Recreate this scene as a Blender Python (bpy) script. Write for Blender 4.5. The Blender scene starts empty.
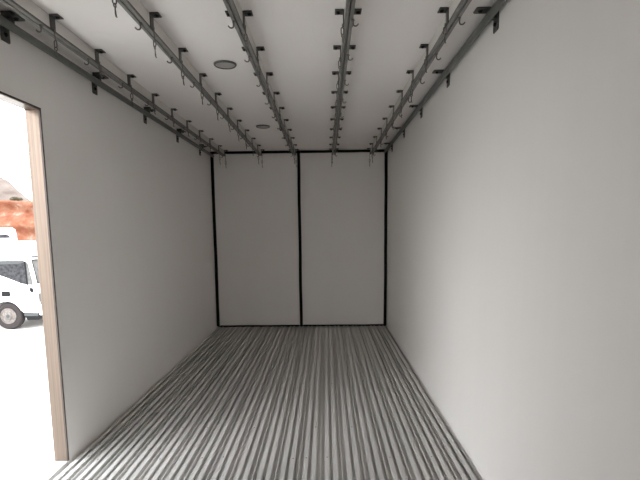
import bpy, bmesh, math, random
from mathutils import Vector, Matrix, noise

random.seed(7)
SC = bpy.context.scene
COL = SC.collection
PI = math.pi

# ------------------------------------------------------------------ camera
cam_d = bpy.data.cameras.new('camera')
cam = bpy.data.objects.new('camera', cam_d)
COL.objects.link(cam)
right = Vector((0.99988, 0.01140, -0.01077))
down = Vector((-0.00923, -0.12718, -0.99184))
fwd = Vector((-0.01268, 0.99181, -0.12705))
m = Matrix((( right.x, -down.x, -fwd.x, 0), (right.y, -down.y, -fwd.y, 0), (right.z, -down.z, -fwd.z, 0), (0, 0, 0, 1)))
cam.matrix_world = m
cam_d.sensor_width = 36.0
cam_d.lens = 36.0 * 480 / 640
cam_d.shift_y = 50.2 / 640
cam_d.clip_start = 0.02
cam_d.clip_end = 500
SC.camera = cam

# ------------------------------------------------------------------ world, sun, exposure
SKY = 7.0
GLOW, GLOW_N = 0.9, 6.0
SUN = 0.8
world = bpy.data.worlds.new('world')
SC.world = world
world.use_nodes = True
wn = world.node_tree
bg = wn.nodes['Background']
tc = wn.nodes.new('ShaderNodeTexCoord')
sep = wn.nodes.new('ShaderNodeSeparateXYZ')
ramp = wn.nodes.new('ShaderNodeValToRGB')
ramp.color_ramp.elements[0].position = 0.0
ramp.color_ramp.elements[0].color = (1.0, 0.985, 0.97, 1)
ramp.color_ramp.elements[1].position = 1.0
ramp.color_ramp.elements[1].color = (0.86, 0.93, 1.0, 1)
wn.links.new(tc.outputs['Generated'], sep.inputs[0])
wn.links.new(sep.outputs['Z'], ramp.inputs[0])
wn.links.new(ramp.outputs[0], bg.inputs['Color'])
# thin overcast, brighter round the veiled sun
GLOW_DIR = Vector((-0.82, -0.40, 0.42)).normalized()
dot = wn.nodes.new('ShaderNodeVectorMath'); dot.operation = 'DOT_PRODUCT'
wn.links.new(tc.outputs['Generated'], dot.inputs[0])
dot.inputs[1].default_value = GLOW_DIR
mx = wn.nodes.new('ShaderNodeMath'); mx.operation = 'MAXIMUM'; mx.inputs[1].default_value = 0
wn.links.new(dot.outputs['Value'], mx.inputs[0])
pw = wn.nodes.new('ShaderNodeMath'); pw.operation = 'POWER'; pw.inputs[1].default_value = GLOW_N
wn.links.new(mx.outputs[0], pw.inputs[0])
ml = wn.nodes.new('ShaderNodeMath'); ml.operation = 'MULTIPLY_ADD'; ml.inputs[1].default_value = SKY * GLOW; ml.inputs[2].default_value = SKY
wn.links.new(pw.outputs[0], ml.inputs[0])
wn.links.new(ml.outputs[0], bg.inputs['Strength'])

sun_d = bpy.data.lights.new('sun', 'SUN')
sun_d.energy = SUN
sun_d.angle = math.radians(30)
sun_d.color = (1.0, 0.965, 0.92)
sun = bpy.data.objects.new('sun', sun_d)
COL.objects.link(sun)
# weak veiled sun from behind the left shoulder
sd = Vector((0.70, 0.45, -0.75)).normalized()
sun.rotation_euler = sd.to_track_quat('-Z', 'Y').to_euler()
sun.location = (6, -8, 14)

SC.view_settings.view_transform = 'Standard'
SC.view_settings.look = 'None'
SC.view_settings.gamma = 1.0
SC.view_settings.use_curve_mapping = False
SC.view_settings.exposure = 0.04
SC.cycles.max_bounces = 16
SC.cycles.diffuse_bounces = 14
SC.cycles.glossy_bounces = 6
SC.cycles.use_guiding = True
SC.cycles.sample_clamp_indirect = 20

# ------------------------------------------------------------------ measures (camera at the origin, metres)
XL, XR = -1.487, 0.813        # inner faces of the side walls
ZC, ZF = 1.0095, -1.3065      # ceiling, floor
YB, Y0 = 6.394, -0.80         # rear doors, front bulkhead
T = 0.075                     # panel thickness
DY0, DY1, DZ = 1.975, 2.59, 0.6356   # side doorway
GZ = -2.70                    # yard outside

# ------------------------------------------------------------------ materials
def mat(name, col, rough=0.5, metal=0.0, spec=0.5, col2=None, scale=(5, 5, 5), nscale=4.0, detail=4.0,
        bump=0.0, bump_scale=None, rough_var=0.0):
    mt = bpy.data.materials.new(name)
    mt.use_nodes = True
    nt = mt.node_tree
    b = nt.nodes['Principled BSDF']
    b.inputs['Base Color'].default_value = (*col, 1)
    b.inputs['Roughness'].default_value = rough
    b.inputs['Metallic'].default_value = metal
    b.inputs['Specular IOR Level'].default_value = spec
    tco = nt.nodes.new('ShaderNodeTexCoord')
    mp = nt.nodes.new('ShaderNodeMapping')
    mp.inputs['Scale'].default_value = scale
    nz = nt.nodes.new('ShaderNodeTexNoise')
    nz.inputs['Scale'].default_value = nscale
    nz.inputs['Detail'].default_value = detail
    nt.links.new(tco.outputs['Object'], mp.inputs[0])
    nt.links.new(mp.outputs[0], nz.inputs['Vector'])
    c2 = col2 or tuple(c * 0.92 for c in col)
    rp = nt.nodes.new('ShaderNodeValToRGB')
    rp.color_ramp.elements[0].position = 0.32
    rp.color_ramp.elements[0].color = (*c2, 1)
    rp.color_ramp.elements[1].position = 0.68
    rp.color_ramp.elements[1].color = (*col, 1)
    nt.links.new(nz.outputs['Fac'], rp.inputs[0])
    nt.links.new(rp.outputs[0], b.inputs['Base Color'])
    if bump:
        bp = nt.nodes.new('ShaderNodeBump')
        bp.inputs['Strength'].default_value = bump
        bp.inputs['Distance'].default_value = 0.01
        n2 = nz
        if bump_scale:
            n2 = nt.nodes.new('ShaderNodeTexNoise')
            n2.inputs['Scale'].default_value = bump_scale
            nt.links.new(mp.outputs[0], n2.inputs['Vector'])
        nt.links.new(n2.outputs['Fac'], bp.inputs['Height'])
        nt.links.new(bp.outputs[0], b.inputs['Normal'])
    return mt

M = {}
M['wall'] = mat('white_panel', (0.93,0.910,0.888), 0.42, 0, 0.35, (0.922,0.902,0.88), (1, 9, 0.5), 1.4, 2, 0.01)
M['ceiling'] = mat('white_ceiling_panel', (0.91,0.88,0.86), 0.55, 0, 0.3, (0.90,0.87,0.85), (1, 1, 1), 1.2)
M['door'] = mat('white_door_panel', (0.95,0.93,0.91), 0.5, 0, 0.3, (0.93,0.91,0.89), (2, 2, 1), 1.5)
M['rubber'] = mat('black_rubber', (0.006, 0.006, 0.006), 0.7, 0, 0.2)
M['floor'] = mat('ribbed_aluminium', (0.68, 0.665, 0.65), 0.45, 0.35, 0.5, (0.61, 0.60, 0.585), (2.5, 0.5, 2.5), 2.0, 3)
M['screw'] = mat('dark_screw_steel', (0.12, 0.12, 0.12), 0.5, 0.8)
M['galv'] = mat('galvanised_steel', (0.22, 0.22, 0.20), 0.5, 0.5, 0.5, (0.15, 0.155, 0.15), (6, 6, 6), 8)
M['pipe'] = mat('grey_green_steel_pipe', (0.20, 0.208, 0.195), 0.45, 0.4, 0.5, (0.155, 0.162, 0.15), (6, 2, 6), 6)
M['bracket'] = mat('dark_bracket_steel', (0.13, 0.13, 0.12), 0.5, 0.5, 0.5, (0.08, 0.08, 0.075), (8, 8, 8), 8)
M['bolt'] = mat('blackened_bolt', (0.02, 0.02, 0.02), 0.5, 0.5)
M['rail_side'] = mat('pale_rail_web', (0.66, 0.64, 0.61), 0.5, 0.0, 0.4, (0.58, 0.56, 0.535), (4, 1.5, 4), 4)
M['rail_lip'] = mat('grey_rail_lip', (0.29, 0.285, 0.27), 0.5, 0.35, 0.5, (0.22, 0.215, 0.205), (8, 3, 8), 6)
M['slot'] = mat('rail_slot_shadow_steel', (0.05, 0.05, 0.05), 0.7, 0.2)
M['hook'] = mat('hook_steel', (0.22, 0.205, 0.185), 0.45, 0.4, 0.5, (0.14, 0.13, 0.12), (9, 9, 9), 8)
M['jamb'] = mat('beige_metal_edge', (0.150,0.118,0.097), 0.32, 0.85, 0.4, (0.105,0.083,0.068), (60, 30, 0.7), 1.6)
M['edge'] = mat('dark_edge_strip', (0.05, 0.035, 0.028), 0.6)
M['lens'] = mat('frosted_lens', (0.42, 0.41, 0.39), 0.35, 0, 0.5)
M['ring'] = mat('grey_lamp_ring', (0.10, 0.10, 0.10), 0.4, 0.3)
M['concrete'] = mat('pale_concrete', (0.62, 0.60, 0.57), 0.85, 0, 0.2, (0.55, 0.53, 0.50), (1, 1, 1), 0.6, 8, 0.2, 12)
M['paint'] = mat('white_vehicle_paint', (0.78, 0.78, 0.79), 0.3, 0, 0.5)
M['paint_box'] = mat('white_cargo_box', (0.72, 0.72, 0.72), 0.5)
M['glass'] = mat('dark_vehicle_glass', (0.045, 0.046, 0.05), 0.3, 0, 0.12, (0.012, 0.012, 0.014), (4, 4, 4), 3)
M['glass_pale'] = mat('grey_windscreen_glass', (0.10, 0.10, 0.097), 0.25, 0, 0.3, (0.06, 0.06, 0.06), (4, 4, 4), 3)
M['plastic'] = mat('dark_plastic', (0.010, 0.010, 0.011), 0.7, 0, 0.12)
M['tyre'] = mat('tyre_rubber', (0.034, 0.029, 0.029), 0.9, 0, 0.1)
M['rim'] = mat('steel_rim', (0.16, 0.14, 0.13), 0.5, 0.2, 0.3, (0.08, 0.07, 0.065), (3, 3, 3), 6)
M['red'] = mat('red_lamp_plastic', (0.5, 0.03, 0.04), 0.3)
M['grey'] = mat('grey_trim', (0.055, 0.058, 0.06), 0.6, 0, 0.2)
M['leaf'] = mat('dusty_leaves', (0.16, 0.15, 0.10), 0.8, 0, 0.2, (0.10, 0.08, 0.06), (3, 3, 3), 5)
M['stem'] = mat('shrub_stem', (0.14, 0.09, 0.06), 0.9)
M['far_hill'] = mat('pale_far_hillside', (0.10, 0.078, 0.066), 0.95, 0, 0.1, (0.17, 0.145, 0.13), (0.5, 0.25, 0.8), 2.0, 6)

def soil():
    mt = bpy.data.materials.new('orange_soil')
    mt.use_nodes = True
    nt = mt.node_tree
    b = nt.nodes['Principled BSDF']
    b.inputs['Roughness'].default_value = 0.95
    b.inputs['Specular IOR Level'].default_value = 0.1
    tco = nt.nodes.new('ShaderNodeTexCoord')
    mp = nt.nodes.new('ShaderNodeMapping')
    mp.inputs['Scale'].default_value = (0.7, 0.5, 0.9)
    n1 = nt.nodes.new('ShaderNodeTexNoise')
    n1.inputs['Scale'].default_value = 2.2
    n1.inputs['Detail'].default_value = 8
    n1.inputs['Roughness'].default_value = 0.65
    rp = nt.nodes.new('ShaderNodeValToRGB')
    e = rp.color_ramp.elements
    e[0].position, e[0].color = 0.36, (0.125, 0.044, 0.026, 1)
    e[1].position, e[1].color = 0.62, (0.21, 0.135, 0.105, 1)
    k = e.new(0.48)
    k.color = (0.155, 0.062, 0.036, 1)
    k = e.new(0.58)
    k.color = (0.165, 0.085, 0.056, 1)
    nt.links.new(tco.outputs['Object'], mp.inputs[0])
    nt.links.new(mp.outputs[0], n1.inputs['Vector'])
    nt.links.new(n1.outputs['Fac'], rp.inputs[0])
    nt.links.new(rp.outputs[0], b.inputs['Base Color'])
    bp = nt.nodes.new('ShaderNodeBump')
    bp.inputs['Strength'].default_value = 0.6
    bp.inputs['Distance'].default_value = 0.15
    nt.links.new(n1.outputs['Fac'], bp.inputs['Height'])
    nt.links.new(bp.outputs[0], b.inputs['Normal'])
    return mt
M['soil'] = soil()

# ------------------------------------------------------------------ helpers
def obj(name, bm, material, parent=None, smooth=False, loc=(0, 0, 0)):
    me = bpy.data.meshes.new(name)
    bmesh.ops.recalc_face_normals(bm, faces=bm.faces[:])
    bm.to_mesh(me)
    bm.free()
    mats = material if isinstance(material, (list, tuple)) else [material]
    for q in mats:
        me.materials.append(M[q])
    if smooth:
        for p in me.polygons:
            p.use_smooth = True
    o = bpy.data.objects.new(name, me)
    o.location = loc
    COL.objects.link(o)
    if parent:
        o.parent = parent
    return o

def tag(o, label, cat, group=None):
    o['label'] = label
    o['category'] = cat
    if group:
        o['group'] = group
    return o

def empty(name, label, cat, loc=(0, 0, 0), group=None):
    o = bpy.data.objects.new(name, None)
    o.empty_display_size = 0.05
    COL.objects.link(o)
    o.location = loc
    return tag(o, label, cat, group)

def struct(o, sub=False):
    o['kind'] = 'structure'
    return o

def box(bm, x0, x1, y0, y1, z0, z1, bevel=0.0, mi=0):
    vs = [bm.verts.new((x, y, z)) for x in (x0, x1) for y in (y0, y1) for z in (z0, z1)]
    fs = []
    for q in ((0, 1, 3, 2), (4, 6, 7, 5), (0, 4, 5, 1), (2, 3, 7, 6), (0, 2, 6, 4), (1, 5, 7, 3)):
        f = bm.faces.new([vs[i] for i in q])
        f.material_index = mi
        fs.append(f)
    if bevel:
        ed = list({e for f in fs for e in f.edges})
        bmesh.ops.bevel(bm, geom=ed, offset=bevel, segments=2, affect='EDGES', profile=0.5)
    return vs

def tube(bm, pts, r, seg=8, cap=True, closed=False):
    pts = [Vector(p) for p in pts]
    n = len(pts)
    rings = []
    ref = None
    for i, p in enumerate(pts):
        if closed:
            d = (pts[(i + 1) % n] - pts[i - 1]).normalized()
        else:
            d = (pts[min(i + 1, n - 1)] - pts[max(i - 1, 0)]).normalized()
        if ref is None:
            ref = Vector((0, 1, 0)) if abs(d.y) < 0.9 else Vector((1, 0, 0))
        a = d.cross(ref)
        if a.length < 1e-5:
            a = d.cross(Vector((0.3, 0.7, 0.2)))
        a.normalize()
        b = a.cross(d).normalized()
        ref = b
        rr = r[i] if isinstance(r, (list, tuple)) else r
        rings.append([bm.verts.new(p + a * math.cos(2 * PI * k / seg) * rr + b * math.sin(2 * PI * k / seg) * rr) for k in range(seg)])
    m_ = n if closed else n - 1
    for i in range(m_):
        A, B = rings[i], rings[(i + 1) % n]
        for k in range(seg):
            bm.faces.new((A[k], A[(k + 1) % seg], B[(k + 1) % seg], B[k]))
    if cap and not closed:
        bm.faces.new(rings[0][::-1])
        bm.faces.new(rings[-1])

def prism(bm, poly, y0, y1, mi=0):
    """polygon in x-z extruded along y"""
    A = [bm.verts.new((x, y0, z)) for x, z in poly]
    B = [bm.verts.new((x, y1, z)) for x, z in poly]
    n = len(poly)
    f1 = bm.faces.new(A)
    f2 = bm.faces.new(B[::-1])
    fs = [f1, f2]
    for i in range(n):
        fs.append(bm.faces.new((A[i], B[i], B[(i + 1) % n], A[(i + 1) % n])))
    for f in fs:
        f.material_index = mi
    return A, B

def lathe_y(bm, prof, cx, cy, cz, seg=32):
    """profile (radius, y offset) turned about an axis along y"""
    rings = []
    for r, dy in prof:
        rings.append([bm.verts.new((cx + r * math.cos(2 * PI * k / seg), cy + dy, cz + r * math.sin(2 * PI * k / seg))) for k in range(seg)])
    for A, B in zip(rings, rings[1:]):
        for k in range(seg):
            bm.faces.new((A[k], A[(k + 1) % seg], B[(k + 1) % seg], B[k]))
    bm.faces.new(rings[0])
    bm.faces.new(rings[-1][::-1])

def lathe_z(bm, prof, cx, cy, cz, seg=40, cap0=True, cap1=True):
    rings = []
    for r, dz in prof:
        rings.append([bm.verts.new((cx + r * math.cos(2 * PI * k / seg), cy + r * math.sin(2 * PI * k / seg), cz + dz)) for k in range(seg)])
    for A, B in zip(rings, rings[1:]):
        for k in range(seg):
            bm.faces.new((A[k], A[(k + 1) % seg], B[(k + 1) % seg], B[k]))
    if cap0:
        bm.faces.new(rings[0])
    if cap1:
        bm.faces.new(rings[-1][::-1])

def new():
    return bmesh.new()

# ================================================================== the room: an insulated lorry body
# floor: aluminium planks, each with two broad flat ribs and a thin joint lip
P = 0.1203
X_J = -0.0405                      # one joint line
GD = 0.025                         # groove depth
segs = []                          # raised tops as (x0, x1, height)
k0 = int(math.floor((XL - X_J) / P)) - 1
for k in range(k0, k0 + 24):
    base = X_J + k * P
    segs += [(base - 0.0022, base + 0.0022, -0.002), (base + 0.0245, base + 0.0505, 0.0), (base + 0.0700, base + 0.0960, 0.0)]
def rib_profile(xa, xb):
    pts = [(xa, ZF - GD)]
    for a, b, h in segs:
        if a < xa + 0.004 or b > xb - 0.004:
            continue
        if b - a < 0.01:
            pts += [(a, ZF - GD), (a, ZF + h), (b, ZF + h), (b, ZF - GD)]
        else:                                  # T section: flat head on a slimmer stem
            bv, st = 0.0015, 0.007
            pts += [(a + st, ZF - GD), (a + st, ZF - 0.007), (a, ZF - 0.005), (a, ZF - bv), (a + bv, ZF),
                    (b - bv, ZF), (b, ZF - bv), (b, ZF - 0.005), (b - st, ZF - 0.007), (b - st, ZF - GD)]
    pts.append((xb, ZF - GD))
    return pts
bm = new()
prof = rib_profile(XL, XR)
ny = 2
ys = [Y0, YB - 0.004]
rows = [[bm.verts.new((x, y, z)) for x, z in prof] for y in ys]
for i in range(len(prof) - 1):
    bm.faces.new((rows[0][i], rows[0][i + 1], rows[1][i + 1], rows[1][i]))
box(bm, XL - T, XR + T, Y0 - T, YB + 0.09, ZF - 0.14, ZF - GD - 0.0005)
floor = struct(obj('floor', bm, 'floor'))
# doorway threshold, level with the rib tops
bm = new()
box(bm, XL - T, XL + 0.001, DY0 + 0.001, DY1 - 0.001, ZF - GD - 0.0004, ZF + 0.002, 0.002)
struct(obj('trim_1', bm, 'floor'))
# countersunk screws of the floor planks
bm = new()
for yy in (2.62, 3.05, 3.95, 4.85):
    for k in range(-12, 8):
        if random.random() < 0.30:
            x = X_J + k * P + random.choice((0.0375, 0.083))
            if XL + 0.03 < x < XR - 0.03:
                lathe_z(bm, [(0.0045, 0.0), (0.004, 0.0012)], x, yy + random.uniform(-0.012, 0.012), ZF - 0.0002, 10)
o = obj('floor_screws', bm, 'screw', floor)
o['kind'] = 'stuff'

bm = new(); box(bm, XL - T, XR + T, Y0 - T, YB + 0.09, ZC, ZC + 0.09)
struct(obj('ceiling', bm, 'ceiling'))
bm = new(); box(bm, XR, XR + T, Y0 - T, YB + 0.09, ZF - GD, ZC)
struct(obj('wall_right', bm, 'wall'))
bm = new(); box(bm, XL, XR, Y0 - T, Y0, ZF - GD, ZC)
struct(obj('wall_front', bm, 'wall'))
# left wall with the side doorway cut into it
bm = new()
yA, yB_ = Y0 - T, YB + 0.09
out = [(yA, ZF - GD), (DY0, ZF - GD), (DY0, DZ), (DY1, DZ), (DY1, ZF - GD), (yB_, ZF - GD), (yB_, ZC), (yA, ZC)]
A = [bm.verts.new((XL, y, z)) for y, z in out]
B = [bm.verts.new((XL - T, y, z)) for y, z in out]
for S in (A, B):
    bm.faces.new((S[0], S[1], S[2], S[7]))
    bm.faces.new((S[2], S[3], S[6], S[7]))
    bm.faces.new((S[3], S[4], S[5], S[6]))
for i in range(8):
    bm.faces.new((A[i], A[(i + 1) % 8], B[(i + 1) % 8], B[i]))
struct(obj('wall_left', bm, 'wall'))
# beige lining of the doorway: near jamb, lintel, far jamb
bm = new()
e = 0.004
box(bm, XL - T - 0.002, XL - 0.006, DY1 - e, DY1, ZF + 0.002, DZ - e, 0.001)
struct(obj('trim_2', bm, 'jamb'))
bm = new()
box(bm, XL - T - 0.002, XL - 0.006, DY0, DY0 + e, ZF + 0.002, DZ - e, 0.001)
struct(obj('trim_3', bm, 'jamb'))
bm = new()
box(bm, XL - T - 0.002, XL - 0.006, DY0, DY1, DZ - e, DZ, 0.001)
struct(obj('trim_4', bm, 'jamb'))
# slim dark edging strip round the inside of the doorway
bm = new()
w = 0.006
box(bm, XL - 0.006, XL + 0.003, DY1 - 0.005, DY1 + w, ZF + 0.002, DZ)
box(bm, XL - 0.006, XL + 0.003, DY0 - w, DY0 + 0.005, ZF + 0.002, DZ)
box(bm, XL - 0.006, XL + 0.003, DY0 - w, DY1 + w, DZ - 0.005, DZ + w)
struct(obj('trim_5', bm, 'edge'))

# rear doors: two leaves and their black seals
def leaf(name, x0, x1):
    bm = new()
    box(bm, x0, x1, YB + 0.006, YB + 0.08, ZF + 0.012, ZC - 0.030, 0.003)
    return struct(obj(name, bm, 'door'))
XM = -0.341
d1 = leaf('door_1', XL + 0.034, XM - 0.014)
d2 = leaf('door_2', XM + 0.015, XR - 0.033)
def seal(parent, boxes):
    for (x0, x1, z0, z1) in boxes:
        bm = new()
        n = 14
        hor = (x1 - x0) > (z1 - z0)
        ra, rb = [], []
        for i in range(n + 1):
            t = i / n
            wv = 0.0030 * noise.noise(Vector((t * 6, x0 * 3, z0)))
            if hor:
                c = x0 + (x1 - x0) * t
                ra.append(((c, z0 + wv), (c, z1 + wv)))
            else:
                c = z0 + (z1 - z0) * t
                ra.append(((x0 + wv * 1.5, c), (x1 + wv * 1.5, c)))
        for yy in (YB - 0.012, YB + 0.03):
            rb.append([[bm.verts.new((p[0], yy, p[1])) for p in pr] for pr in ra])
        F, Bk = rb
        for i in range(n):
            bm.faces.new((F[i][0], F[i + 1][0], F[i + 1][1], F[i][1]))
            bm.faces.new((Bk[i][0], Bk[i][1], Bk[i + 1][1], Bk[i + 1][0]))
            bm.faces.new((F[i][0], Bk[i][0], Bk[i + 1][0], F[i + 1][0]))
            bm.faces.new((F[i][1], F[i + 1][1], Bk[i + 1][1], Bk[i][1]))
        bm.faces.new((F[0][0], F[0][1], Bk[0][1], Bk[0][0]))
        bm.faces.new((F[n][0], Bk[n][0], Bk[n][1], F[n][1]))
        obj('door_seal', bm, 'rubber', parent)
seal(d1, [(XL + 0.001, XL + 0.038, ZF + 0.008, ZC - 0.004), (XL + 0.04, XM - 0.03, ZC - 0.034, ZC - 0.004), (XL + 0.05, XM - 0.03, ZF + 0.001, ZF + 0.017)])
seal(d2, [(XM - 0.018, XM + 0.020, ZF + 0.002, ZC - 0.004), (XM + 0.026, XR - 0.038, ZC - 0.034, ZC - 0.004),
          (XM + 0.026, XR - 0.038, ZF + 0.001, ZF + 0.017), (XR - 0.038, XR - 0.001, ZF + 0.008, ZC - 0.004)])
# outer backing behind the seals keeps the daylight out
bm = new(); box(bm, XL, XR, YB + 0.08, YB + 0.09, ZF - GD, ZC)
struct(obj('wall_back', bm, 'rubber'))

# ================================================================== ceiling rails
RX = [-1.303, -0.832, -0.396, 0.115, 0.600]
OUT = [-1, -1, -1, 1, 1]                      # side on which the small fixed hooks curl
RW, RH = 0.0185, 0.072
YBR = [1.507 + 0.445 * k for k in range(11)] + [6.30]
RNAME = ['the rail beside the left corner pipe',
         'the rail just left of the lamps',
         'the rail just right of the lamps',
         'the rail right of the centre seam',
         'the rail beside the right corner pipe']
ORD = ['first', 'second', 'third', 'fourth', 'fifth', 'sixth', 'seventh', 'eighth', 'ninth', 'tenth', 'eleventh', 'twelfth']

def bracket_bm():
    """hat-shaped strap round the rail, feet bolted to the ceiling; origin on the ceiling over the rail"""
    bm = new()
    t = 0.004
    g = 0.0012
    w2 = 0.021
    for s in (-1, 1):
        xa, xb = s * (RW + g), s * (RW + g + t)
        box(bm, min(xa, xb), max(xa, xb), -w2, w2, -RH + 0.009, -0.0005)
        xa, xb = s * (RW + g + t), s * 0.062
        box(bm, min(xa, xb), max(xa, xb), -w2 - 0.005, w2 + 0.005, -0.0055, -0.0005)
    box(bm, -RW - g - t, RW + g + t, -w2, w2, -0.0045, -0.0002)
    return bm
def bolt_bm(r=0.0085, h=0.009):
    bm = new()
    lathe_z(bm, [(r, 0.0), (r, -h * 0.75), (r * 0.8, -h)], 0, 0, 0, 6)
    lathe_z(bm, [(r * 1.35, 0.0), (r * 1.35, -0.0018)], 0, 0, 0, 14)
    return bm
def jhook_bm(s):
    """fixed hook: lug on the rail side, short stem, upturned curl to side s; origin at the rail underside"""
    bm = new()
    box(bm, min(s * 0.006, s * 0.018), max(s * 0.006, s * 0.018), -0.008, 0.008, -0.0065, -0.0004, 0.001)
    x = s * 0.0135
    pts = [(x, 0, -0.003), (x, 0, -0.012), (x, 0, -0.021)]
    r = 0.0095
    for a in range(0, 9):
        th = PI * a / 8 * 0.80
        pts.append((x + s * (r - r * math.cos(th)) * 1.15, 0, -0.021 - r * math.sin(th)))
    lx, _, lz = pts[-1]
    pts.append((lx + s * 0.004, 0, lz + 0.005))
    tube(bm, pts, 0.0033, 8)
    return bm
def link_bm():
    bm = new()
    pts = []
    L, W = 0.018, 0.0070
    for a in range(24):
        th = 2 * PI * a / 24
        z = math.sin(th) * W + (L / 2 if math.sin(th) >= 0 else -L / 2)
        pts.append((math.cos(th) * W, 0, z))
    tube(bm, pts, 0.0027, 8, closed=True)
    return bm
def shank_bm(L):
    """small eye, straight shank, short bent tip; origin at the eye"""
    bm = new()
    r = 0.0065
    pts = []
    for a in range(15):
        th = PI * 1.45 - 2 * PI * a / 14 * 0.9
        pts.append((0, r * math.cos(th), r * math.sin(th)))
    pts.append((0, 0.001, -0.010))
    pts.append((0.001, 0, -0.018))
    pts.append((0.002, 0, -L * 0.7))
    pts.append((0.004, 0, -L + 0.004))
    pts.append((0.009, -0.002, -L))
    tube(bm, pts, [0.0029] * 17 + [0.0036, 0.0032, 0.0018], 7)
    return bm

proto = {}
proto['bracket'] = obj('bracket', bracket_bm(), 'bracket')
proto['bolt'] = obj('bolt', bolt_bm(), 'bolt')
proto['hookL'] = obj('fixed_hook', jhook_bm(-1), 'hook', smooth=False)
proto['hookR'] = obj('fixed_hook', jhook_bm(1), 'hook', smooth=False)
proto['link'] = obj('link', link_bm(), 'hook', smooth=True)
SH = [0.034, 0.044, 0.054]
def stem_bm(L):
    bm = new()
    n = 8
    tube(bm, [(0.0008 * math.sin(i * 1.3), 0.0008 * math.cos(i * 1.7), 0.006 - (L + 0.006) * i / n) for i in range(n + 1)], 0.0026, 7)
    return bm
ST = [0.012, 0.034, 0.050, 0.075]
for i, L in enumerate(SH):
    proto['shank%d' % i] = obj('shank', shank_bm(L), 'hook', smooth=True)
for i, L in enumerate(ST):
    proto['stem%d' % i] = obj('stem', stem_bm(L), 'hook', smooth=True)
def put(key, parent, loc, rot=(0, 0, 0)):
    c = proto[key].copy()
    COL.objects.link(c)
    c.parent = parent
    c.location = loc
    c.rotation_euler = rot
    return c

for r, rx in enumerate(RX):
    body = ['slotted steel rail under the ceiling beside the left corner pipe',
            'slotted steel rail under the ceiling, running just left of the round lamps',
            'slotted steel rail under the ceiling, just right of the lamps, ending over the door seam',
            'slotted steel rail under the ceiling, ending over the middle of the right door leaf',
            'slotted steel rail under the ceiling beside the right corner pipe'][r]
    t = empty('ceiling_rail', body, 'rail', (rx, 0, ZC), 'hanging rails along the ceiling')
    ya, yb = Y0 + 0.02, YB - 0.05
    # pale web (inverted U) closed against the ceiling
    bm = new()
    box(bm, -RW, -RW + 0.004, ya, yb, -RH + 0.006, -0.0005)
    box(bm, RW - 0.004, RW, ya, yb, -RH + 0.006, -0.0005)
    box(bm, -RW + 0.004, RW - 0.004, ya, yb, -0.005, -0.0005)
    obj('web', bm, 'rail_side', t)
    # two dark lips with the slot between them
    for s in (-1, 1):
        bm = new()
        xa, xb = s * 0.003, s * (RW + 0.0005)
        box(bm, min(xa, xb), max(xa, xb), ya, yb, -RH, -RH + 0.006, 0.001)
        xa, xb = s * (RW - 0.0), s * (RW + 0.0008)
        box(bm, min(xa, xb), max(xa, xb), ya, yb, -RH + 0.0045, -RH + 0.013, mi=1)
        obj('lip', bm, ['rail_lip', 'bracket'], t)
    for k, yb_ in enumerate(YBR):
        b = put('bracket', t, (0, yb_, 0))
        for s in (-1, 1):
            put('bolt', b, (s * 0.0475, 0, -0.005))
        yh = yb_ - 0.085
        if yh > 1.2:
            put('hookL' if OUT[r] < 0 else 'hookR', t, ((0.026, 0.012, 0.0, 0.006, 0.0)[r], yh, -RH), (0, 0, random.uniform(-0.35, 0.35)))
    # loose links with a hooked pin, hung over each bracket
    near = [0, 0, 1, 0, 0][r]
    n = 0
    for k, yb_ in enumerate(YBR):
        if k == 0 or (k == 1 and r not in (1,)):
            continue
        ch = empty('hanging_hook', 'hook on a link, %s from the camera, on %s' % (ORD[n], RNAME[r]), 'hook',
                   (rx - OUT[r] * (RW + 0.0082), yb_ + random.uniform(0.0, 0.02), ZC - RH + 0.012), 'loose hooks hanging from the ceiling rails')
        n += 1
        last = k >= len(YBR) - 2
        si = 3 if last else ([0, 2, 1, 0, 2][r] if random.random() < 0.7 else random.randint(0, 2))
        put('stem%d' % si, ch, (0, 0, 0))
        put('link', ch, (0, 0, -ST[si] - 0.0150), (0, 0, random.uniform(-0.5, 0.5)))
        put('shank%d' % [0, 1, 1, 2][si], ch, (0, 0, -ST[si] - 0.0360), (random.uniform(-.06, .06), random.uniform(-.05, .10), random.uniform(-1, 1)))
for q in proto.values():
    bpy.data.objects.remove(q)

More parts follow.
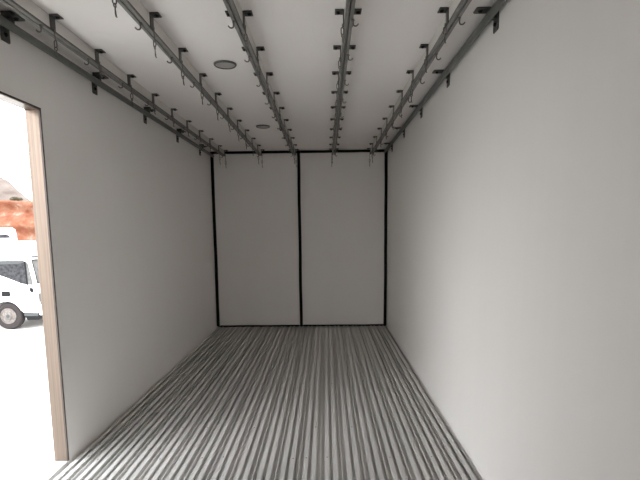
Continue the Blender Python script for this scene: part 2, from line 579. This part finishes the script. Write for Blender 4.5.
# ================================================================== corner pipes
def corner_pipe(s, label, ybs, ox, oz, la, lb, ba, bb_, dz):
    xw = XR if s > 0 else XL
    t = empty('corner_pipe', label, 'pipe', (xw, 0, ZC), 'pipes along the ceiling corners')
    bm = new()
    tube(bm, [(-s * ox, Y0 + 0.01, -oz), (-s * ox, YB - 0.02, -oz)], 0.0185, 20)
    obj('pipe', bm, 'pipe', t, smooth=True)
    for yb_ in ybs:
        bm = new()
        g, th, w2 = 0.0008, 0.0045, 0.032
        # ceiling plate and wall plate, each with a clipped end
        def plate(fn, L):
            pts = [(g, -w2), (L - 0.006, -w2), (L, -w2 + 0.006), (L, w2 - 0.006), (L - 0.006, w2), (g, w2)]
            A = [bm.verts.new(fn(a, y, g)) for a, y in pts]
            B = [bm.verts.new(fn(a, y, g + th)) for a, y in pts]
            bm.faces.new(A); bm.faces.new(B[::-1])
            for i in range(6):
                bm.faces.new((A[i], A[(i + 1) % 6], B[(i + 1) % 6], B[i]))
        plate(lambda a, y, h: (-s * a, y, -h), la)
        plate(lambda a, y, h: (-s * h, y, -a), lb)
        # short post tying plates and pipe together, spacer up to the ceiling
        G = [(-s * 0.004, -0.003), (-s * (ox + 0.010), -0.003), (-s * (ox + 0.010), -oz + dz), (-s * ox, -oz + dz - 0.012), (-s * 0.004, -oz + dz - 0.012)]
        prism(bm, G, -0.014, 0.014)
        if dz:
            box(bm, min(-s * 0.004, -s * 0.05), max(-s * 0.004, -s * 0.05), -0.02, 0.02, -0.002, dz - 0.0005)
        b = obj('bracket', bm, 'bracket', t, loc=(0, yb_, -dz))
        bb = bolt_bm(0.009, 0.010)
        bo = obj('bolt', bb, 'bolt', b, loc=(-s * ba, 0, -0.005))
        bb = bolt_bm(0.009, 0.010)
        bo = obj('bolt', bb, 'bolt', b, loc=(-s * 0.005, 0, -bb_))
        bo.rotation_euler = (0, s * PI / 2, 0)
corner_pipe(-1, 'grey-green steel pipe along the corner of ceiling and left wall', [2.352 + 0.875 * k for k in range(5)], 0.034, 0.062, 0.088, 0.108, 0.062, 0.074, 0.022)
corner_pipe(1, 'grey-green steel pipe along the corner of ceiling and right wall', [2.405 + 0.885 * k for k in range(5)], 0.036, 0.031, 0.104, 0.098, 0.078, 0.066, 0.0)

# ================================================================== round lamps in the ceiling
for yy, lab in ((3.092, 'round flush ceiling lamp nearer the camera, between two rails'),
                (4.889, 'round flush ceiling lamp farther from the camera, close to the end doors')):
    t = empty('ceiling_lamp', lab, 'ceiling lamp', (-0.607, yy, ZC), 'round lamps in the ceiling')
    bm = new()
    lathe_z(bm, [(0.060, -0.0005), (0.070, -0.0005), (0.070, -0.006), (0.064, -0.012), (0.060, -0.009), (0.060, -0.0005)], 0, 0, 0, 48, False, False)
    obj('ring', bm, 'ring', t, smooth=False)
    bm = new()
    lathe_z(bm, [(0.0595, -0.001), (0.0595, -0.007), (0.03, -0.009)], 0, 0, 0, 48)
    obj('lens', bm, 'lens', t)

# ================================================================== outside
bm = new()
gx, gy = 40, 40
box(bm, -140, 120, -90, 160, GZ - 0.3, GZ)
struct(obj('ground', bm, 'concrete'))

# orange earth bank
bm = new()
NX, NY = 200, 44
X0b, X1b = -52.0, 12.0
grid = []
for i in range(NX + 1):
    row = []
    x = X0b + (X1b - X0b) * i / NX
    for j in range(NY + 1):
        v = j / NY
        if v < 0.12:
            y, z = 25 + 25 * v, GZ - 0.05 + v * 1.0
        elif v < 0.75:
            u = (v - 0.12) / 0.63
            y = 28.0 + 2.6 * u
            z = GZ + 0.07 + 4.6 * u ** 0.9
            st = 0.30 * math.sin(u * 17)          # faint terraces
            y += st
        else:
            u = (v - 0.75) / 0.25
            y = 30.6 + 9 * u
            z = GZ + 4.67 + 0.5 * u
        nn = noise.fractal(Vector((x * 0.35, y * 0.5, z * 0.9)), 1.0, 2.1, 5)
        y += nn * 0.42
        z += nn * 0.16 if v > 0.1 else 0
        row.append(bm.verts.new((x, y, z)))
    grid.append(row)
for i in range(NX):
    for j in range(NY):
        bm.faces.new((grid[i][j], grid[i + 1][j], grid[i + 1][j + 1], grid[i][j + 1]))
# close the volume at the back and below
bk = [[bm.verts.new((grid[i][NY].co.x, 40, GZ - 0.2)) for i in range(NX + 1)]][0]
for i in range(NX):
    bm.faces.new((grid[i][NY], grid[i + 1][NY], bk[i + 1], bk[i]))
struct(obj('terrain_bank', bm, 'soil', smooth=True))

# pale hillside beyond it
bm = new()
NX, NY = 120, 16
grid = []
for i in range(NX + 1):
    row = []
    x = -95 + 100 * i / NX
    top = 3.3 + 3.4 / (1 + math.exp((x + 37.2) * 1.1)) + 0.5 * noise.noise(Vector((x * 0.3, 0, 0)))
    top += max(0, (-36 - x)) * 0.04
    for j in range(NY + 1):
        v = j / NY
        y = 50 + 9 * v
        z = (GZ - 0.1) + (top - GZ) * math.sin(v * PI / 2) + 0.35 * noise.fractal(Vector((x * 0.25, y * 0.3, v * 3)), 1, 2, 4) * v
        row.append(bm.verts.new((x, y, z)))
    grid.append(row)
for i in range(NX):
    for j in range(NY):
        bm.faces.new((grid[i][j], grid[i + 1][j], grid[i + 1][j + 1], grid[i][j + 1]))
struct(obj('terrain_hill', bm, 'far_hill', smooth=True))

# low scrub on the lip of the bank
def shrub(x, y, z, w, h, label):
    rnd = random.Random(int(x * 100))
    t = empty('shrub', label, 'shrub', (x, y, z), 'low scrub on the bank')
    bm = new()
    for k in range(5):
        a = rnd.uniform(0, 2 * PI)
        tube(bm, [(0, 0, -0.15), (math.cos(a) * w * 0.12, math.sin(a) * w * 0.12, h * 0.4), (math.cos(a) * w * 0.34, math.sin(a) * w * 0.3, h * 0.8)], [0.02, 0.014, 0.006], 6)
    obj('stem', bm, 'stem', t)
    bm = new()
    for k in range(420):
        a, b = rnd.uniform(0, 2 * PI), rnd.uniform(-0.6, 1.0)
        rr = rnd.uniform(0.35, 1.0) ** 0.5
        c = Vector((math.cos(a) * w / 2 * rr * math.sqrt(max(0.05, 1 - b * b * 0.8)), math.sin(a) * w / 2 * rr, h * 0.55 + b * h * 0.42 * rr))
        d1_ = Vector((rnd.gauss(0, 1), rnd.gauss(0, 1), rnd.gauss(0, 1))).normalized() * 0.05
        d2_ = d1_.cross(Vector((rnd.gauss(0, 1), rnd.gauss(0, 1), rnd.gauss(0, 1)))).normalized() * 0.03
        vs = [bm.verts.new(c + d) for d in (-d1_, d2_, d1_, -d2_)]
        bm.faces.new(vs)
    obj('foliage', bm, 'leaf', t)
shrub(-19.9, 31.2, 1.92, 0.75, 0.32, 'dark low shrub on top of the orange bank')
shrub(-18.3, 31.5, 2.08, 0.60, 0.75, 'pale thin shrub on the bank beside the door jamb')

# ---- white lorry parked across the yard, nose to the right
YT = 13.0
lorry = empty('truck', 'white cab-over truck parked in the yard outside the side doorway', 'truck', (-8.8, YT + 1.0, GZ))
def L(bm_name, bm, material, parent=None, smooth=False):
    o = obj(bm_name, bm, material, parent or lorry, smooth)
    if (parent or lorry) is lorry:
        o.matrix_parent_inverse = Matrix.Translation(-Vector((-8.8, YT + 1.0, GZ)))
    return o
WX, WZ, WR = -8.83, GZ + 0.385, 0.385
arch = [(WX + 0.455 * math.cos(a), WZ + 0.455 * math.sin(a)) for a in [math.radians(d) for d in range(168, 3, -12)]]
cab = [(-7.985, -2.235), (-7.950, -1.95), (-7.945, -1.42), (-7.985, -1.15), (-8.065, -0.74), (-8.070, -0.60), (-8.075, -0.47), (-8.13, -0.37),
       (-8.40, -0.265), (-8.84, -0.26), (-9.95, -0.29), (-10.10, -0.38), (-10.12, -2.20), (-9.32, -2.20)] + arch
bm = new()
prism(bm, cab, YT, YT + 1.95)
ed = [e for e in bm.edges if abs(e.verts[0].co.y - e.verts[1].co.y) < 1e-6]
bmesh.ops.bevel(bm, geom=ed, offset=0.035, segments=3, affect='EDGES', profile=0.5)
cabo = L('cab', bm, 'paint', smooth=False)
def panel(name, poly, mat_, y0=YT - 0.006, y1=YT + 0.02):
    bm = new()
    prism(bm, poly, y0, y1)
    return L(name, bm, mat_)
# door window with its slanting sill, quarter light, pillar and weather shield
panel('side_window', [(-9.35, -0.80), (-8.235, -0.80), (-8.215, -1.435), (-8.36, -1.405), (-8.86, -1.20), (-9.35, -1.08)], 'glass')
panel('quarter_window', [(-8.19, -0.815), (-8.13, -0.86), (-8.045, -1.38), (-8.055, -1.45), (-8.19, -1.44)], 'glass_pale')
panel('window_pillar', [(-8.235, -0.79), (-8.185, -0.81), (-8.175, -1.45), (-8.215, -1.45)], 'plastic', YT - 0.012)
panel('weather_shield', [(-9.35, -0.775), (-8.26, -0.775), (-8.23, -0.83), (-8.40, -0.865), (-9.35, -0.885)], 'grey', YT - 0.03, YT - 0.004)
panel('door_handle', [(-8.92, -1.615), (-8.71, -1.615), (-8.69, -1.70), (-8.71, -1.755), (-8.92, -1.755)], 'plastic', YT - 0.03)
panel('badge', [(-8.62, -1.635), (-8.49, -1.635), (-8.49, -1.655), (-8.62, -1.655)], 'grey', YT - 0.008)
panel('badge', [(-8.44, -1.635), (-8.30, -1.635), (-8.30, -1.66), (-8.44, -1.66)], 'grey', YT - 0.008)
panel('marker_lamp', [(-8.145, -1.52), (-8.06, -1.53), (-8.04, -1.62), (-8.075, -1.655), (-8.13, -1.62)], 'plastic', YT - 0.025)
panel('sill_trim', [(-8.375, -2.235), (-7.985, -2.235), (-7.985, -2.315), (-8.365, -2.315)], 'grey', YT + 0.01, YT + 1.94)
panel('under_bumper', [(-8.36, -2.316), (-7.90, -2.316), (-7.98, -2.42), (-8.30, -2.44)], 'plastic', YT + 0.03, YT + 1.92)
# windscreen on the raked front
bm = new()
vs = [(-7.936, YT + 0.03, -1.40), (-7.936, YT + 1.92, -1.40), (-8.052, YT + 1.90, -0.77), (-8.052, YT + 0.04, -0.77)]
A = [bm.verts.new(v) for v in vs]
B = [bm.verts.new((v[0] - 0.03, v[1], v[2])) for v in vs]
bm.faces.new(A); bm.faces.new(B[::-1])
for i in range(4):
    bm.faces.new((A[i], A[(i + 1) % 4], B[(i + 1) % 4], B[i]))
ws = L('windscreen', bm, 'glass_pale')
bm = new()
tube(bm, [Vector(v) + Vector((0.006, 0, 0)) for v in vs], 0.014, 8, closed=True)
obj('screen_seal', bm, 'plastic', ws)
bm = new()
tube(bm, [(-7.92, YT + 0.22, -1.35), (-7.90, YT + 0.55, -1.12), (-7.93, YT + 0.8, -1.10)], 0.009, 6)
L('wiper', bm, 'plastic')
# bumper, headlamp, roof marker, mirror
bm = new(); box(bm, -7.96, -7.86, YT + 0.02, YT + 1.93, -2.30, -1.98, 0.03)
L('bumper', bm, 'paint')
bm = new(); box(bm, -7.955, -7.925, YT + 0.06, YT + 0.42, -1.92, -1.70, 0.01)
L('headlamp', bm, 'glass_pale')
bm = new(); box(bm, -8.085, -8.03, YT + 0.35, YT + 0.43, -0.30, -0.24, 0.008)
L('roof_lamp', bm, 'plastic')
bm = new(); box(bm, -8.03, -7.95, YT + 0.01, YT + 1.93, -0.70, -0.655, 0.01)
L('screen_visor', bm, 'grey')
bm = new(); tube(bm, [(-7.96, YT + 0.03, -1.62), (-7.86, YT - 0.04, -1.60), (-7.84, YT - 0.05, -1.98), (-7.93, YT + 0.02, -2.0)], 0.011, 8)
L('step_rail', bm, 'grey')
# wheels
def wheel(x, y, z, r, parent_fn, side=-1):
    bm = new()
    w = 0.21
    prof = [(r * 0.56, 0.02), (r * 0.70, 0.0), (r * 0.90, 0.0), (r * 0.97, 0.025), (r, 0.06), (r, w - 0.06), (r * 0.97, w - 0.025), (r * 0.9, w), (r * 0.56, w)]
    lathe_y(bm, prof, x, y, z, 40)
    wl = parent_fn('wheel', bm, 'tyre')
    bm = new()
    prof = [(r * 0.56, 0.0), (r * 0.58, -0.012), (r * 0.53, -0.012), (r * 0.48, 0.03), (r * 0.30, 0.012), (r * 0.26, -0.02), (r * 0.14, -0.03)]
    lathe_y(bm, [(a, b + 0.012) for a, b in prof], x, y, z, 32)
    rm = obj('rim', bm, 'rim', wl)
    bm = new()
    for k in range(6):
        a = 2 * PI * k / 6 + 0.3
        lathe_y(bm, [(r * 0.075, -0.003), (r * 0.07, 0.02)], x + math.cos(a) * r * 0.39, y + 0.017, z + math.sin(a) * r * 0.39, 10)
    lathe_y(bm, [(r * 0.13, -0.026), (r * 0.13, 0.0)], x, y, z, 16)
    obj('hub_cap', bm, 'grey', rm if False else wl)
    return wl
wheel(WX, YT + 0.03, WZ, WR, L)
wheel(WX, YT + 1.70, WZ, WR, L)
wheel(WX - 3.35, YT + 0.03, WZ, WR, L)
wheel(WX - 3.35, YT + 1.70, WZ, WR, L)
bm = new(); box(bm, -14.2, -8.3, YT + 0.55, YT + 1.4, -2.36, -2.18)
L('chassis', bm, 'plastic')
bm = new(); box(bm, -14.4, -10.55, YT - 0.05, YT + 2.05, -2.0, 0.0, 0.02)
L('cargo_box', bm, 'paint_box')

# ---- white van farther back
YV = 19.0
van = empty('van', 'white van seen over the truck cab, before the orange bank', 'van', (-12.25, YV, GZ))
van.rotation_euler.z = math.radians(37)
def V(n, bm, material, smooth=False):
    o = obj(n, bm, material, van, smooth)
    o.matrix_parent_inverse = Matrix.Translation(-Vector((-12.25, YV, GZ)))
    return o
bm = new()
prism(bm, [(-12.22, -2.2), (-12.20, -1.0), (-12.24, -0.1), (-12.27, 0.10), (-12.36, 0.17), (-15.9, 0.20), (-16.5, 0.05), (-17.0, -0.9), (-17.6, -1.2), (-17.7, -2.2)], YV, YV + 1.85)
ed = [e for e in bm.edges if abs(e.verts[0].co.y - e.verts[1].co.y) < 1e-6]
bmesh.ops.bevel(bm, geom=ed, offset=0.05, segments=3, affect='EDGES')
V('body', bm, 'paint')
def vp(n, poly, mt_):
    bm = new(); prism(bm, poly, YV - 0.01, YV + 0.03); V(n, bm, mt_)
vp('side_window', [(-13.05, -0.235), (-12.45, -0.225), (-12.50, -0.13), (-12.60, -0.085), (-12.85, -0.105)], 'glass')
vp('side_window', [(-14.6, -0.80), (-13.25, -0.80), (-13.25, -0.18), (-14.6, -0.18)], 'glass')
vp('side_window', [(-16.6, -0.80), (-14.8, -0.80), (-14.8, -0.18), (-16.25, -0.18)], 'glass')
vp('tail_lamp', [(-12.42, -0.255), (-12.26, -0.26), (-12.26, -0.205), (-12.42, -0.20)], 'red')
for wx in (-13.2, -16.6):
    for wy in (YV - 0.02, YV + 1.66):
        wheel(wx, wy, GZ + 0.33, 0.33, V)
